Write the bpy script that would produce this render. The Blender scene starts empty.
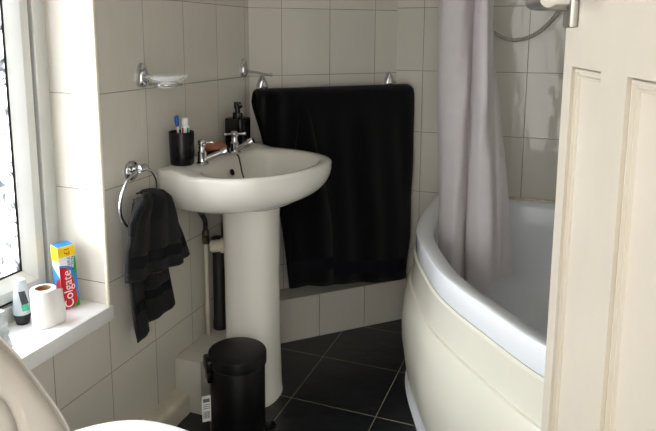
import bpy, bmesh, math, random
from mathutils import Vector, Matrix
from math import sin, cos, pi, sqrt, radians
random.seed(7)
scn = bpy.context.scene
COL = scn.collection
S2 = sqrt(.5)

# ------------------------------------------------------------------ colours / materials
def lin(c):
    return tuple((v/12.92 if v <= .04045 else ((v+.055)/1.055)**2.4) for v in [x/255 for x in c])

def mat(name, rgb, rough=.5, metal=0., spec=.5, bump=None, vary=None, coat=0., sheen=0., trans=0., ior=1.45, alpha=1., bumpdist=.002, coord='Object'):
    m = bpy.data.materials.new(name); m.use_nodes = True
    nt = m.node_tree; b = nt.nodes['Principled BSDF']
    c = lin(rgb)
    b.inputs['Base Color'].default_value = (*c, 1)
    b.inputs['Roughness'].default_value = rough
    b.inputs['Metallic'].default_value = metal
    b.inputs['Specular IOR Level'].default_value = spec
    b.inputs['Coat Weight'].default_value = coat
    b.inputs['Sheen Weight'].default_value = sheen
    b.inputs['Transmission Weight'].default_value = trans
    b.inputs['IOR'].default_value = ior
    b.inputs['Alpha'].default_value = alpha
    tc = nt.nodes.new('ShaderNodeTexCoord')
    if vary:                                   # (scale, amount)
        n = nt.nodes.new('ShaderNodeTexNoise'); n.inputs['Scale'].default_value = vary[0]; n.inputs['Detail'].default_value = 4
        nt.links.new(tc.outputs[coord], n.inputs['Vector'])
        r = nt.nodes.new('ShaderNodeValToRGB')
        a = vary[1]
        r.color_ramp.elements[0].position = .3; r.color_ramp.elements[1].position = .7
        r.color_ramp.elements[0].color = (*[max(0, x*(1-a)) for x in c], 1)
        r.color_ramp.elements[1].color = (*[min(1, x*(1+a)) for x in c], 1)
        nt.links.new(n.outputs['Fac'], r.inputs['Fac']); nt.links.new(r.outputs['Color'], b.inputs['Base Color'])
    if bump:                                   # (scale, strength)
        n = nt.nodes.new('ShaderNodeTexNoise'); n.inputs['Scale'].default_value = bump[0]; n.inputs['Detail'].default_value = 3
        nt.links.new(tc.outputs[coord], n.inputs['Vector'])
        bp = nt.nodes.new('ShaderNodeBump'); bp.inputs['Strength'].default_value = bump[1]; bp.inputs['Distance'].default_value = bumpdist
        nt.links.new(n.outputs['Fac'], bp.inputs['Height']); nt.links.new(bp.outputs['Normal'], b.inputs['Normal'])
    return m

def tile_mat(name, udir, u0, z0, w, h, rgb, grout, mortar=.0013, rough=.09, wave=.2, offz=True, vdir=(0, 0, 1), jitter=.03, spec=.5):
    """glazed tiles laid on a grid measured in metres along udir / vdir"""
    m = bpy.data.materials.new(name); m.use_nodes = True
    nt = m.node_tree; N = nt.nodes; Lk = nt.links; b = N['Principled BSDF']
    g = N.new('ShaderNodeNewGeometry')
    def dot(v, o):
        d = N.new('ShaderNodeVectorMath'); d.operation = 'DOT_PRODUCT'; d.inputs[1].default_value = v
        Lk.new(g.outputs['Position'], d.inputs[0])
        s = N.new('ShaderNodeMath'); s.operation = 'SUBTRACT'; s.inputs[1].default_value = o
        Lk.new(d.outputs['Value'], s.inputs[0]); return s.outputs[0]
    cb = N.new('ShaderNodeCombineXYZ')
    Lk.new(dot(udir, u0 - 40*w), cb.inputs[0]); Lk.new(dot(vdir, z0 - 40*h), cb.inputs[1])
    br = N.new('ShaderNodeTexBrick'); br.offset = 0; br.squash = 1
    Lk.new(cb.outputs[0], br.inputs['Vector'])
    br.inputs['Scale'].default_value = 1; br.inputs['Brick Width'].default_value = w; br.inputs['Row Height'].default_value = h
    br.inputs['Mortar Size'].default_value = mortar; br.inputs['Mortar Smooth'].default_value = .25; br.inputs['Bias'].default_value = 0
    c = lin(rgb)
    br.inputs['Color1'].default_value = (*[x*(1+jitter) for x in c], 1); br.inputs['Color2'].default_value = (*[x*(1-jitter) for x in c], 1)
    # grout with a little uneven dirt
    n2 = N.new('ShaderNodeTexNoise'); n2.inputs['Scale'].default_value = 9; n2.inputs['Detail'].default_value = 3
    Lk.new(g.outputs['Position'], n2.inputs['Vector'])
    rp = N.new('ShaderNodeValToRGB'); rp.color_ramp.elements[0].position = .35; rp.color_ramp.elements[1].position = .65
    gc = lin(grout); rp.color_ramp.elements[0].color = (*[x*.7 for x in gc], 1); rp.color_ramp.elements[1].color = (*[min(1, x*1.35) for x in gc], 1)
    Lk.new(n2.outputs['Fac'], rp.inputs['Fac']); Lk.new(rp.outputs['Color'], br.inputs['Mortar'])
    Lk.new(br.outputs['Color'], b.inputs['Base Color'])
    mr = N.new('ShaderNodeMapRange'); mr.inputs['To Min'].default_value = rough; mr.inputs['To Max'].default_value = .8
    Lk.new(br.outputs['Fac'], mr.inputs['Value']); Lk.new(mr.outputs['Result'], b.inputs['Roughness'])
    b.inputs['Specular IOR Level'].default_value = spec
    # uneven glaze + sunk joints
    n1 = N.new('ShaderNodeTexNoise'); n1.inputs['Scale'].default_value = 16; n1.inputs['Detail'].default_value = 2
    mp = N.new('ShaderNodeMapping'); mp.inputs['Scale'].default_value = (1, 1, .35)
    Lk.new(g.outputs['Position'], mp.inputs['Vector']); Lk.new(mp.outputs['Vector'], n1.inputs['Vector'])
    b1 = N.new('ShaderNodeBump'); b1.inputs['Strength'].default_value = wave; b1.inputs['Distance'].default_value = .01
    Lk.new(n1.outputs['Fac'], b1.inputs['Height'])
    b2 = N.new('ShaderNodeBump'); b2.inputs['Strength'].default_value = .6; b2.inputs['Distance'].default_value = .002; b2.invert = True
    Lk.new(br.outputs['Fac'], b2.inputs['Height']); Lk.new(b1.outputs['Normal'], b2.inputs['Normal'])
    Lk.new(b2.outputs['Normal'], b.inputs['Normal'])
    return m

YC, FY = 2.1055, 2.552
TW = (209, 204, 193); GR = (138, 131, 120)
M = {}
M['tile_left'] = tile_mat('tile_left', (0, 1, 0), 1.4719, 1.277, .2, .25, TW, GR)
M['tile_reveal'] = tile_mat('tile_reveal', (1, 0, 0), .05, 1.277, .4, .25, TW, GR)
M['tile_diag'] = tile_mat('tile_diag', (S2, S2, 0), S2*YC + .1289, 1.277, .2, .25, TW, GR)
M['tile_far'] = tile_mat('tile_far', (1, 0, 0), .5551, 1.2865, .2, .25, TW, GR, wave=.4)
M['tile_right'] = tile_mat('tile_right', (0, 1, 0), FY, 1.2865, .2, .25, TW, GR)
M['tile_plinth'] = tile_mat('tile_plinth', (S2, S2, 0), S2*YC + .2404, .0, .2, .5, (200, 195, 184), (120, 113, 102), jitter=.01)
M['tile_cap'] = mat('tile_cap', (200, 195, 184), .15, vary=(6, .03))
M['floor'] = tile_mat('floor_slate', (1, 0, 0), .316, 1.758, .286, .2925, (30, 32, 35), (160, 150, 130), mortar=.0013, rough=.32, wave=.25, vdir=(0, 1, 0), jitter=.12)
M['paint'] = mat('white_paint', (214, 209, 199), .6, bump=(60, .05))
M['ceil'] = mat('ceiling_paint', (226, 223, 216), .8, bump=(40, .05))
M['boxing'] = mat('painted_boxing', (206, 199, 182), .45, vary=(14, .14), bump=(40, .15))
M['trim'] = mat('cream_bead', (233, 226, 203), .35, vary=(20, .05))
M['upvc'] = mat('upvc', (206, 207, 203), .3, vary=(8, .03))
M['rubber_and_gap'] = mat('black_rubber_and_gap', (14, 14, 15), .6)
M['sill'] = mat('sill_tile', (240, 240, 238), .14, bump=(10, .05))
M['ceramic'] = mat('white_ceramic', (234, 231, 223), .09, vary=(3, .015))
M['ceramic_bright'] = mat('pan_ceramic', (242, 242, 242), .1, vary=(3, .01))
M['acrylic'] = mat('bath_acrylic', (228, 231, 234), .14, vary=(4, .015))
M['panel'] = mat('bath_panel', (218, 215, 199), .22, vary=(3, .02))
M['seal'] = mat('sealant', (206, 198, 176), .5, vary=(30, .2))
M['chrome'] = mat('chrome', (205, 206, 208), .09, metal=1, vary=(30, .03))
M['steel'] = mat('brushed_steel', (176, 172, 166), .3, metal=1, vary=(40, .08))
M['glass'] = mat('clear_glass', (250, 252, 251), .04, alpha=.28, spec=.8)
M['blackplastic'] = mat('black_plastic', (5, 5, 6), .25, spec=.4, vary=(20, .2))
M['blacksteel'] = mat('black_matt_steel', (7, 7, 8), .42, spec=.3, vary=(20, .15), bump=(300, .04))
M['towel'] = mat('black_terry', (7, 7, 9), .95, spec=.1, sheen=.12, bump=(420, .9), bumpdist=.004)
M['towelband'] = mat('black_woven_band', (15, 15, 22), .8, spec=.2, bump=(200, .3))
M['handtowel'] = mat('charcoal_terry', (12, 12, 15), .95, spec=.1, sheen=.12, bump=(330, 1.), bumpdist=.008)
M['handband'] = mat('charcoal_woven_band', (17, 17, 21), .85, spec=.2, bump=(200, .3))
M['soap'] = mat('terracotta_soap', (176, 112, 82), .5, vary=(40, .1))
M['curtain'] = mat('grey_curtain', (188, 181, 180), .5, spec=.35, bump=(30, .25), vary=(25, .03), sheen=.2)
M['seat'] = mat('toilet_seat', (216, 207, 195), .3, vary=(5, .02))
M['lid'] = mat('toilet_lid', (226, 220, 210), .3, vary=(5, .02))
M['door'] = mat('cream_gloss_paint', (202, 193, 177), .33, bump=(18, .12), vary=(6, .03))
M['copper'] = mat('dull_brass', (84, 72, 58), .45, metal=.6, vary=(60, .3))
M['braid'] = mat('braided_hose', (52, 50, 48), .5, metal=.5, bump=(500, .8))
M['wastepvc'] = mat('cream_pvc', (196, 187, 168), .4, vary=(20, .05))
M['soil'] = mat('dark_soil_pipe', (34, 34, 35), .5, vary=(20, .1))
M['paper'] = mat('tissue_paper', (242, 240, 236), .95, spec=.1, bump=(90, .5))
M['card'] = mat('cardboard', (158, 124, 94), .9, bump=(60, .3))
M['white'] = mat('white_plastic', (238, 238, 236), .35, vary=(20, .02))
M['red'] = mat('carton_red', (206, 30, 44), .3, vary=(20, .03))
M['blue'] = mat('carton_blue', (44, 140, 206), .3, vary=(20, .06))
M['navy'] = mat('print_navy', (28, 52, 122), .35, vary=(20, .03))
M['yellow'] = mat('carton_yellow', (250, 216, 30), .3, vary=(20, .03))
M['green'] = mat('carton_green', (58, 160, 66), .3, vary=(20, .05))
M['cartonwhite'] = mat('carton_white', (238, 242, 246), .3, vary=(20, .02))
M['brushblue'] = mat('brush_blue', (38, 84, 168), .35, vary=(20, .05))
M['cyan'] = mat('bristle_blue', (112, 176, 214), .6, bump=(300, .5))
M['milky'] = mat('milky_plastic', (204, 212, 214), .3, vary=(10, .04), trans=.25)
M['darkcap'] = mat('dark_cap', (38, 40, 42), .4, vary=(20, .1))
M['labeldark'] = mat('label_dark', (52, 54, 60), .4, vary=(60, .3))
M['labelgreen'] = mat('label_green', (72, 178, 140), .4, vary=(20, .1))
M['greyprint'] = mat('grey_print', (110, 112, 114), .5, vary=(60, .2))
M['clearpack'] = mat('clear_plastic_film', (236, 240, 240), .12, trans=.55, ior=1.2, bump=(28, .9), bumpdist=.01)

def pane_mat():
    m = bpy.data.materials.new('obscured_glass'); m.use_nodes = True
    nt = m.node_tree; N = nt.nodes; Lk = nt.links
    N.remove(N['Principled BSDF']); out = N['Material Output']
    tc = N.new('ShaderNodeTexCoord')
    v = N.new('ShaderNodeTexVoronoi'); v.inputs['Scale'].default_value = 34; v.feature = 'DISTANCE_TO_EDGE'
    n = N.new('ShaderNodeTexNoise'); n.inputs['Scale'].default_value = 17; n.inputs['Detail'].default_value = 6; n.inputs['Distortion'].default_value = 3.5
    Lk.new(tc.outputs['Object'], v.inputs['Vector']); Lk.new(tc.outputs['Object'], n.inputs['Vector'])
    r = N.new('ShaderNodeValToRGB'); r.color_ramp.elements[0].position = .40; r.color_ramp.elements[1].position = .54
    r.color_ramp.elements[0].color = (.13, .138, .142, 1); r.color_ramp.elements[1].color = (.97, .98, 1, 1)
    Lk.new(n.outputs['Fac'], r.inputs['Fac'])
    bp = N.new('ShaderNodeBump'); bp.inputs['Strength'].default_value = .8; bp.inputs['Distance'].default_value = .01
    Lk.new(n.outputs['Fac'], bp.inputs['Height'])
    t = N.new('ShaderNodeBsdfTransparent'); Lk.new(r.outputs['Color'], t.inputs['Color'])
    tl = N.new('ShaderNodeBsdfTranslucent'); Lk.new(r.outputs['Color'], tl.inputs['Color']); Lk.new(bp.outputs['Normal'], tl.inputs['Normal'])
    gl = N.new('ShaderNodeBsdfGlossy'); gl.inputs['Roughness'].default_value = .1; Lk.new(bp.outputs['Normal'], gl.inputs['Normal'])
    m1 = N.new('ShaderNodeMixShader'); m1.inputs[0].default_value = .35
    Lk.new(t.outputs[0], m1.inputs[1]); Lk.new(tl.outputs[0], m1.inputs[2])
    m2 = N.new('ShaderNodeMixShader'); m2.inputs[0].default_value = .06
    Lk.new(m1.outputs[0], m2.inputs[1]); Lk.new(gl.outputs[0], m2.inputs[2])
    Lk.new(m2.outputs[0], out.inputs['Surface'])
    return m
M['pane'] = pane_mat()

# ------------------------------------------------------------------ mesh helpers
def obj(name, bm, m, parent=None, loc=None, rotz=0, smooth=40):
    bmesh.ops.remove_doubles(bm, verts=bm.verts, dist=1e-6)
    bmesh.ops.recalc_face_normals(bm, faces=bm.faces)
    if smooth:
        a = radians(smooth)
        for f in bm.faces: f.smooth = True
        for e in bm.edges:
            e.smooth = len(e.link_faces) == 2 and e.calc_face_angle(0) < a
    me = bpy.data.meshes.new(name); bm.to_mesh(me); bm.free()
    o = bpy.data.objects.new(name, me); COL.objects.link(o)
    for mm in (m if isinstance(m, (list, tuple)) else [m]): me.materials.append(mm)
    if parent: o.parent = parent
    if loc: o.location = loc
    o.rotation_euler = (0, 0, rotz)
    return o

def tag(o, label, cat, group=None):
    o['label'] = label; o['category'] = cat
    if group: o['group'] = group
    return o

def thing(name, label, cat, loc=(0, 0, 0), rotz=0, group=None):
    o = bpy.data.objects.new(name, None); COL.objects.link(o)
    o.location = loc; o.rotation_euler = (0, 0, rotz); o.empty_display_size = .05
    return tag(o, label, cat, group)

def struct(name, bm, m, parent=None, smooth=0, **k):
    o = obj(name, bm, m, parent, smooth=smooth, **k)
    if not parent: o['kind'] = 'structure'
    return o

def part(name, bm, m, parent, label=None, **k):
    """mesh built in world coordinates, parented to a thing (or part) keeping its place"""
    o = obj(name, bm, m, **k)
    o.parent = parent
    chain = []
    p = parent
    mw = Matrix.Identity(4)
    while p:
        chain.append(p); p = p.parent
    for q in reversed(chain):
        mw = mw @ q.matrix_parent_inverse @ (Matrix.Translation(q.location) @ q.rotation_euler.to_matrix().to_4x4())
    o.matrix_parent_inverse = mw.inverted()
    if label: o['label'] = label
    return o

def box(bm, lo, hi, bev=0, seg=2):
    t = bmesh.new()
    vs = [t.verts.new((x, y, z)) for x in (lo[0], hi[0]) for y in (lo[1], hi[1]) for z in (lo[2], hi[2])]
    for f in ((0, 1, 3, 2), (4, 6, 7, 5), (0, 4, 5, 1), (2, 3, 7, 6), (0, 2, 6, 4), (1, 5, 7, 3)):
        t.faces.new([vs[i] for i in f])
    if bev: bmesh.ops.bevel(t, geom=t.edges[:], offset=bev, segments=seg, affect='EDGES', profile=.5)
    merge(bm, t); return bm

def merge(bm, t, mtx=None):
    if mtx: bmesh.ops.transform(t, matrix=mtx, verts=t.verts)
    me = bpy.data.meshes.new('tmp'); t.to_mesh(me); t.free(); bm.from_mesh(me); bpy.data.meshes.remove(me)

def prism(bm, pts, z0, z1, bev=0):
    t = bmesh.new()
    a = [t.verts.new((x, y, z0)) for x, y in pts]; b = [t.verts.new((x, y, z1)) for x, y in pts]
    n = len(pts)
    t.faces.new(a[::-1]); t.faces.new(b)
    for i in range(n): t.faces.new((a[i], a[(i+1) % n], b[(i+1) % n], b[i]))
    if bev: bmesh.ops.bevel(t, geom=t.edges[:], offset=bev, segments=2, affect='EDGES', profile=.5)
    merge(bm, t); return bm

def loft(bm, rings, cap0=True, cap1=True, closed=True):
    R_ = [[bm.verts.new(p) for p in r] for r in rings]
    n = len(R_[0])
    for a, b in zip(R_, R_[1:]):
        for i in range(n if closed else n-1):
            j = (i+1) % n
            try: bm.faces.new((a[i], a[j], b[j], b[i]))
            except ValueError: pass
    if cap0 and closed: bm.faces.new(R_[0][::-1])
    if cap1 and closed: bm.faces.new(R_[-1])
    return bm

def lathe(bm, prof, c=(0, 0, 0), n=40, sx=1, sy=1, cap0=True, cap1=True, axis=None):
    rings = [[(r*cos(2*pi*i/n)*sx, r*sin(2*pi*i/n)*sy, z) for i in range(n)] for r, z in prof]
    t = bmesh.new(); loft(t, rings, cap0, cap1)
    m = Matrix.Translation(c)
    if axis is not None: m = m @ Vector((0, 0, 1)).rotation_difference(Vector(axis)).to_matrix().to_4x4()
    merge(bm, t, m); return bm

def smooth_path(pts, k=8):
    P = [Vector(p) for p in pts]; out = []
    for i in range(len(P)-1):
        p0 = P[max(i-1, 0)]; p1 = P[i]; p2 = P[i+1]; p3 = P[min(i+2, len(P)-1)]
        for s in range(k):
            t = s/k
            out.append(.5*((2*p1)+(-p0+p2)*t+(2*p0-5*p1+4*p2-p3)*t*t+(-p0+3*p1-3*p2+p3)*t**3))
    out.append(P[-1]); return out

def tube(bm, pts, r, n=12, closed=False, smooth=0, caps=True):
    if smooth: pts = smooth_path(pts, smooth)
    P = [Vector(p) for p in pts]; m = len(P)
    rad = r if callable(r) else (lambda t: r)
    T = []
    for i in range(m):
        a = P[(i-1) % m] if (closed or i > 0) else P[i]; b = P[(i+1) % m] if (closed or i < m-1) else P[i]
        T.append((b-a).normalized())
    up = Vector((0, 0, 1)) if abs(T[0].z) < .9 else Vector((1, 0, 0))
    nrm = (up - T[0]*up.dot(T[0])).normalized(); rings = []
    for i in range(m):
        if i: nrm = (T[i-1].rotation_difference(T[i]) @ nrm).normalized()
        bi = T[i].cross(nrm); rr = rad(i/max(1, m-1))
        rings.append([P[i] + (nrm*cos(2*pi*j/n) + bi*sin(2*pi*j/n))*rr for j in range(n)])
    if closed: rings.append(rings[0])
    loft(bm, rings, caps and not closed, caps and not closed); return bm

def sheet(F, nu, nv, th):
    """closed cloth slab of thickness th following F(u,v)"""
    G = [[Vector(F(i/nu, j/nv)) for j in range(nv+1)] for i in range(nu+1)]
    bm = bmesh.new(); A = []; B = []
    for i in range(nu+1):
        ra = []; rb = []
        for j in range(nv+1):
            du = G[min(i+1, nu)][j]-G[max(i-1, 0)][j]; dv = G[i][min(j+1, nv)]-G[i][max(j-1, 0)]
            n = du.cross(dv); n = n.normalized() if n.length > 1e-9 else Vector((0, 0, 1))
            ed = .25 if (i in (0, nu) or j in (0, nv)) else 1
            ra.append(bm.verts.new(G[i][j]+n*th*.5*ed)); rb.append(bm.verts.new(G[i][j]-n*th*.5*ed))
        A.append(ra); B.append(rb)
    for i in range(nu):
        for j in range(nv):
            bm.faces.new((A[i][j], A[i+1][j], A[i+1][j+1], A[i][j+1])); bm.faces.new((B[i][j], B[i][j+1], B[i+1][j+1], B[i+1][j]))
    for i in range(nu):
        bm.faces.new((A[i][0], B[i][0], B[i+1][0], A[i+1][0])); bm.faces.new((A[i][nv], A[i+1][nv], B[i+1][nv], B[i][nv]))
    for j in range(nv):
        bm.faces.new((A[0][j], A[0][j+1], B[0][j+1], B[0][j])); bm.faces.new((A[nu][j], B[nu][j], B[nu][j+1], A[nu][j+1]))
    return bm

def lerp(a, b, t): return a+(b-a)*t
def interp(x, tab):
    if x <= tab[0][0]: return tab[0][1]
    for (a, va), (b, vb) in zip(tab, tab[1:]):
        if x <= b: return lerp(va, vb, (x-a)/(b-a))
    return tab[-1][1]
def sm(x): x = max(0, min(1, x)); return x*x*(3-2*x)
def B(): return bmesh.new()

def text_bm(body, size):
    cu = bpy.data.curves.new('txt', 'FONT'); cu.body = body; cu.size = size; cu.extrude = .0002; cu.align_x = 'CENTER'; cu.align_y = 'CENTER'
    o = bpy.data.objects.new('txt', cu); COL.objects.link(o)
    dg = bpy.context.evaluated_depsgraph_get(); dg.update()
    me = bpy.data.meshes.new_from_object(o.evaluated_get(dg))
    bm = bmesh.new(); bm.from_mesh(me)
    bpy.data.objects.remove(o); bpy.data.curves.remove(cu); bpy.data.meshes.remove(me)
    return bm

# ------------------------------------------------------------------ room shell
CEIL = 2.35; RX = 1.75; NY = .25
WY0, WY1, WZ0, WZ1 = .62, 1.276, .467, 1.48        # window opening in the left wall
struct('floor', box(B(), (-.02, -.9, -.05), (RX+.02, FY+.1, 0)), M['floor'])
struct('ceiling', box(B(), (-.25, -.9, CEIL), (RX+.1, FY+.1, CEIL+.05)), M['ceil'])
bm = B()
for lo, hi in (((-.25, NY-.12, 0), (0, WY0, CEIL)), ((-.25, WY0, 0), (0, WY1, WZ0-.04)), ((-.25, WY0, WZ1), (0, WY1, CEIL)), ((-.25, WY1, 0), (0, FY+.1, CEIL))):
    box(bm, lo, hi)
for f in bm.faces: f.material_index = 1 if (abs(f.calc_center_median().y-WY1) < 1e-4 or abs(f.calc_center_median().y-WY0) < 1e-4) and abs(f.normal.y) > .9 else 0
wl = struct('wall_left', bm, [M['tile_left'], M['tile_reveal']])
for f in wl.data.polygons:
    c = f.center
    f.material_index = 1 if abs(f.normal.y) > .9 and (abs(c.y-WY1) < 1e-3 or abs(c.y-WY0) < 1e-3) else 0
struct('wall_diagonal', prism(B(), [(0, YC), (FY-YC, FY), (FY-YC-.02, FY+.1), (-.02, FY+.1), (-.02, YC+.02)], 0, CEIL), M['tile_diag'])
struct('wall_far', box(B(), (FY-YC-.03, FY, 0), (RX+.1, FY+.1, CEIL)), M['tile_far'])
struct('wall_right', box(B(), (RX, NY-.12, 0), (RX+.1, FY, CEIL)), M['tile_right'])
bm = B(); box(bm, (0, NY-.12, 0), (.50, NY, CEIL)); box(bm, (1.30, NY-.12, 0), (RX, NY, CEIL)); box(bm, (.50, NY-.12, 2.04), (1.30, NY, CEIL))
struct('wall_near', bm, M['paint'])
struct('wall_light_block', box(B(), (-.25, -3.2, 0), (-.1, NY-.12, CEIL)), M['paint'])  # unseen wall added to stop window daylight leaking in through the doorway
# boxed-in pipe ledge along the left wall and under the diagonal wall
o_ = .105
led = [(0, 1.563), (.095, 1.563), (.095, YC-o_*sqrt(2)+.095), (FY-YC+o_*sqrt(2), FY), (FY-YC, FY), (0, YC)]
tr1 = struct('trim_1', prism(B(), led, 0, .175, .003), [M['tile_cap'], M['tile_plinth']], smooth=30)
for f in tr1.data.polygons: f.material_index = 1 if f.normal.dot(Vector((S2, -S2, 0))) > .9 else 0
# low bull-nosed boxing at the foot of the left wall
bm = B()
pf = [(0, 0), (.052, 0), (.052, .05)] + [(.052-.018*(1-cos(a)), .05+.018*sin(a)) for a in (.4, .8, 1.2, pi/2)] + [(0, .068)]
loft(bm, [[(x, y, z) for x, z in pf] for y in (NY, 1.562)])
struct('trim_2', bm, M['boxing'], smooth=40)
# cream bead on the corner of the window reveal
bm = B(); tube(bm, [(-.001, WY1-.001, WZ0), (-.001, WY1-.001, WZ1)], .0055, 12)
struct('trim_3', bm, M['trim'], smooth=60)

# ------------------------------------------------------------------ window
win = bpy.data.objects.new('window_1', None); COL.objects.link(win); win['kind'] = 'structure'
def frame_ring(y0, y1, z0, z1, prof):
    """mitred rectangular frame: prof = list of (inset, x)"""
    bm = B()
    rings = [[(x, y0+i, z0+i), (x, y1-i, z0+i), (x, y1-i, z1-i), (x, y0+i, z1-i)] for i, x in prof]
    rings.append(rings[0]); loft(bm, rings, False, False); return bm
FX = -.152
struct('window_frame', frame_ring(WY0, WY1, WZ0, WZ1, [(0, FX-.06), (0, FX-.004), (.034, FX-.004), (.036, FX), (.043, FX), (.045, FX-.002), (.045, FX-.06)]), M['upvc'], win, smooth=30)
struct('sash', frame_ring(WY0+.0545, WY1-.0545, WZ0+.0545, WZ1-.0545, [(0, FX-.06), (0, FX-.006), (.002, FX-.003), (.0265, FX-.003), (.028, FX-.004), (.0535, FX-.030), (.0535, FX-.06)]), M['upvc'], win, smooth=30)
struct('gap_shade_strip', frame_ring(WY0+.044, WY1-.044, WZ0+.044, WZ1-.044, [(0, FX-.055), (0, FX-.014), (.012, FX-.014), (.012, FX-.055)]), M['rubber_and_gap'], win)  # black strip fills the frame-to-sash gap, its shade put in as colour
struct('gasket', frame_ring(WY0+.1075, WY1-.1075, WZ0+.1075, WZ1-.1075, [(0, FX-.045), (0, FX-.029), (.005, FX-.031), (.005, FX-.045)]), M['rubber_and_gap'], win)
struct('glass_pane', box(B(), (FX-.038, WY0+.11, WZ0+.11), (FX-.032, WY1-.11, WZ1-.11)), M['pane'], win)
struct('window_sill', prism(B(), [(-.25, WY0), (0, WY0), (0, WY0-.008), (.008, WY0-.008), (.008, WY1+.008), (0, WY1+.008), (0, WY1), (-.25, WY1)], WZ0-.04, WZ0, .002), M['sill'], win, smooth=30)

# ------------------------------------------------------------------ door (opened into the room)
door = bpy.data.objects.new('door_1', None); COL.objects.link(door); door['kind'] = 'structure'
DE = Vector((1.0835, 1.0, 0)); du = Vector((.215, -.977, 0)).normalized(); dn = Vector((-.977, -.215, 0)).normalized()
DM = Matrix(((du.x, dn.x, 0, DE.x), (du.y, dn.y, 0, DE.y), (0, 0, 1, 0), (0, 0, 0, 1)))   # local (t, offset, z)
DWID, DTH = .71, .04
panels = []
for i in range(3):
    a = .047+i*.236
    panels += [(a, a+.142, .20, 1.128), (a, a+.142, 1.36, 1.88)]
bm = B(); box(bm, (0, -DTH, .008), (DWID, -.0100, 1.99))        # core at panel depth
xs = sorted({0, DWID, *[p[0] for p in panels], *[p[1] for p in panels]}); zs = [.008, .20, 1.128, 1.36, 1.88, 1.99]
for i in range(len(xs)-1):
    for j in range(5):
        if any(abs(xs[i]-p[0]) < 1e-6 and abs(zs[j]-p[2]) < 1e-6 for p in panels): continue
        box(bm, (xs[i], -.0102, zs[j]), (xs[i+1], 0, zs[j+1]))
bmesh.ops.transform(bm, matrix=DM, verts=bm.verts)
part('door_slab', bm, M['door'], door, smooth=20)
for a, b, z0, z1 in panels:
    bm = B()
    prof = [(-.0005, -.0106), (-.0005, -.0094), (.0016, -.0094), (.0030, -.0040), (.0068, -.0034), (.0084, -.0084), (.0104, -.0086), (.0120, -.0062), (.0136, -.0066), (.0150, -.0098), (.0150, -.0106)]
    rings = [[(a+i, x, z0+i), (b-i, x, z0+i), (b-i, x, z1-i), (a+i, x, z1-i)] for i, x in prof]; rings.append(rings[0])
    loft(bm, rings, False, False); bmesh.ops.transform(bm, matrix=DM, verts=bm.verts)
    part('panel_moulding', bm, M['door'], door, smooth=50)
bm = B(); box(bm, (.024, 0, 1.181), (.068, .011, 1.36), .002); bmesh.ops.transform(bm, matrix=DM, verts=bm.verts)
dh = part('door_handle', bm, M['steel'], door, 'brushed steel lever handle on a backplate', smooth=30)
bm = B(); tube(bm, [(.046, .01, 1.216), (.046, .048, 1.216), (.05, .056, 1.216), (.075, .058, 1.215), (.16, .058, 1.213)], lambda t: .0125-.003*t, 16, smooth=5)
bmesh.ops.transform(bm, matrix=DM, verts=bm.verts); part('lever', bm, M['steel'], dh, smooth=50)

# ------------------------------------------------------------------ bath
ridge = [(.635, FY-.006), (.634, 2.40), (.637, 2.245), (.645, 2.11), (.662, 2.0), (.695, 1.895), (.745, 1.775), (.795, 1.665), (.865, 1.56), (.955, 1.45), (1.03, 1.36), (1.10, 1.29), (1.21, 1.205), (1.36, 1.14), (1.55, 1.10), (RX-.002, 1.09)]
front = smooth_path([(x, y, 0) for x, y in ridge], 5)
nf = len(front)
def fnorm(i):
    a = front[max(i-1, 0)]; b = front[min(i+1, nf-1)]; t = (b-a).normalized(); return Vector((-t.y, t.x, 0))*-1   # away from the tub
def off_front(d, z):
    out = []
    for i in range(nf):
        p = front[i]+fnorm(i)*d; out.append(Vector((min(p.x, RX-.002), min(p.y, FY-.006), z)))
    return out
bath = thing('bathtub', 'white corner bath with a bulging curved cream side panel', 'bathtub', (1.15, 1.95, 0))
# tub: lip, rim, sunken bowl
NB = 120
def closed_loop(d):           # front curve offset inwards plus straight wall sides
    f = [front[i]-fnorm(i)*d for i in range(nf)]
    f = [p for p in f if p.x < RX-.03 and p.y < FY-.025]
    pts = [Vector((f[0].x, FY-.028, 0))] + f + [Vector((RX-.035, f[-1].y, 0)), Vector((RX-.035, FY-.028, 0))]
    return pts
def resample_angle(pts, c, n):
    out = []
    for k in range(n):
        a = 2*pi*k/n; d = Vector((cos(a), sin(a), 0)); best = None
        for i in range(len(pts)):
            p = pts[i]; q = pts[(i+1) % len(pts)]; e = q-p
            den = d.x*e.y-d.y*e.x
            if abs(den) < 1e-12: continue
            w = p-c; t = (w.x*e.y-w.y*e.x)/den; s = (w.x*d.y-w.y*d.x)/den
            if t > 0 and -1e-9 <= s <= 1+1e-9 and (best is None or t > best): best = t
        out.append(c+d*best)
    return out
bc = Vector((1.22, 1.93, 0))
outer = resample_angle([Vector(p) for p in front]+[Vector((RX-.006, FY-.006, 0))], bc, NB)
inner = resample_angle(closed_loop(.052), bc, NB)
def blend_ring(ring, k, z, c=bc):
    return [Vector((c.x+(p.x-c.x)*k, c.y+(p.y-c.y)*k, z)) for p in ring]
def round_ring(ring, amt):    # ease the corners of a ring towards an ellipse
    out = []
    for i in range(NB):
        s = Vector((0, 0, 0))
        for j in range(-amt, amt+1): s += ring[(i+j) % NB]
        out.append(s/(2*amt+1))
    return out
i2 = round_ring(inner, 3)
mid = [inner[i]*.35+outer[i]*.65 for i in range(NB)]
bm = B()
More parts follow.
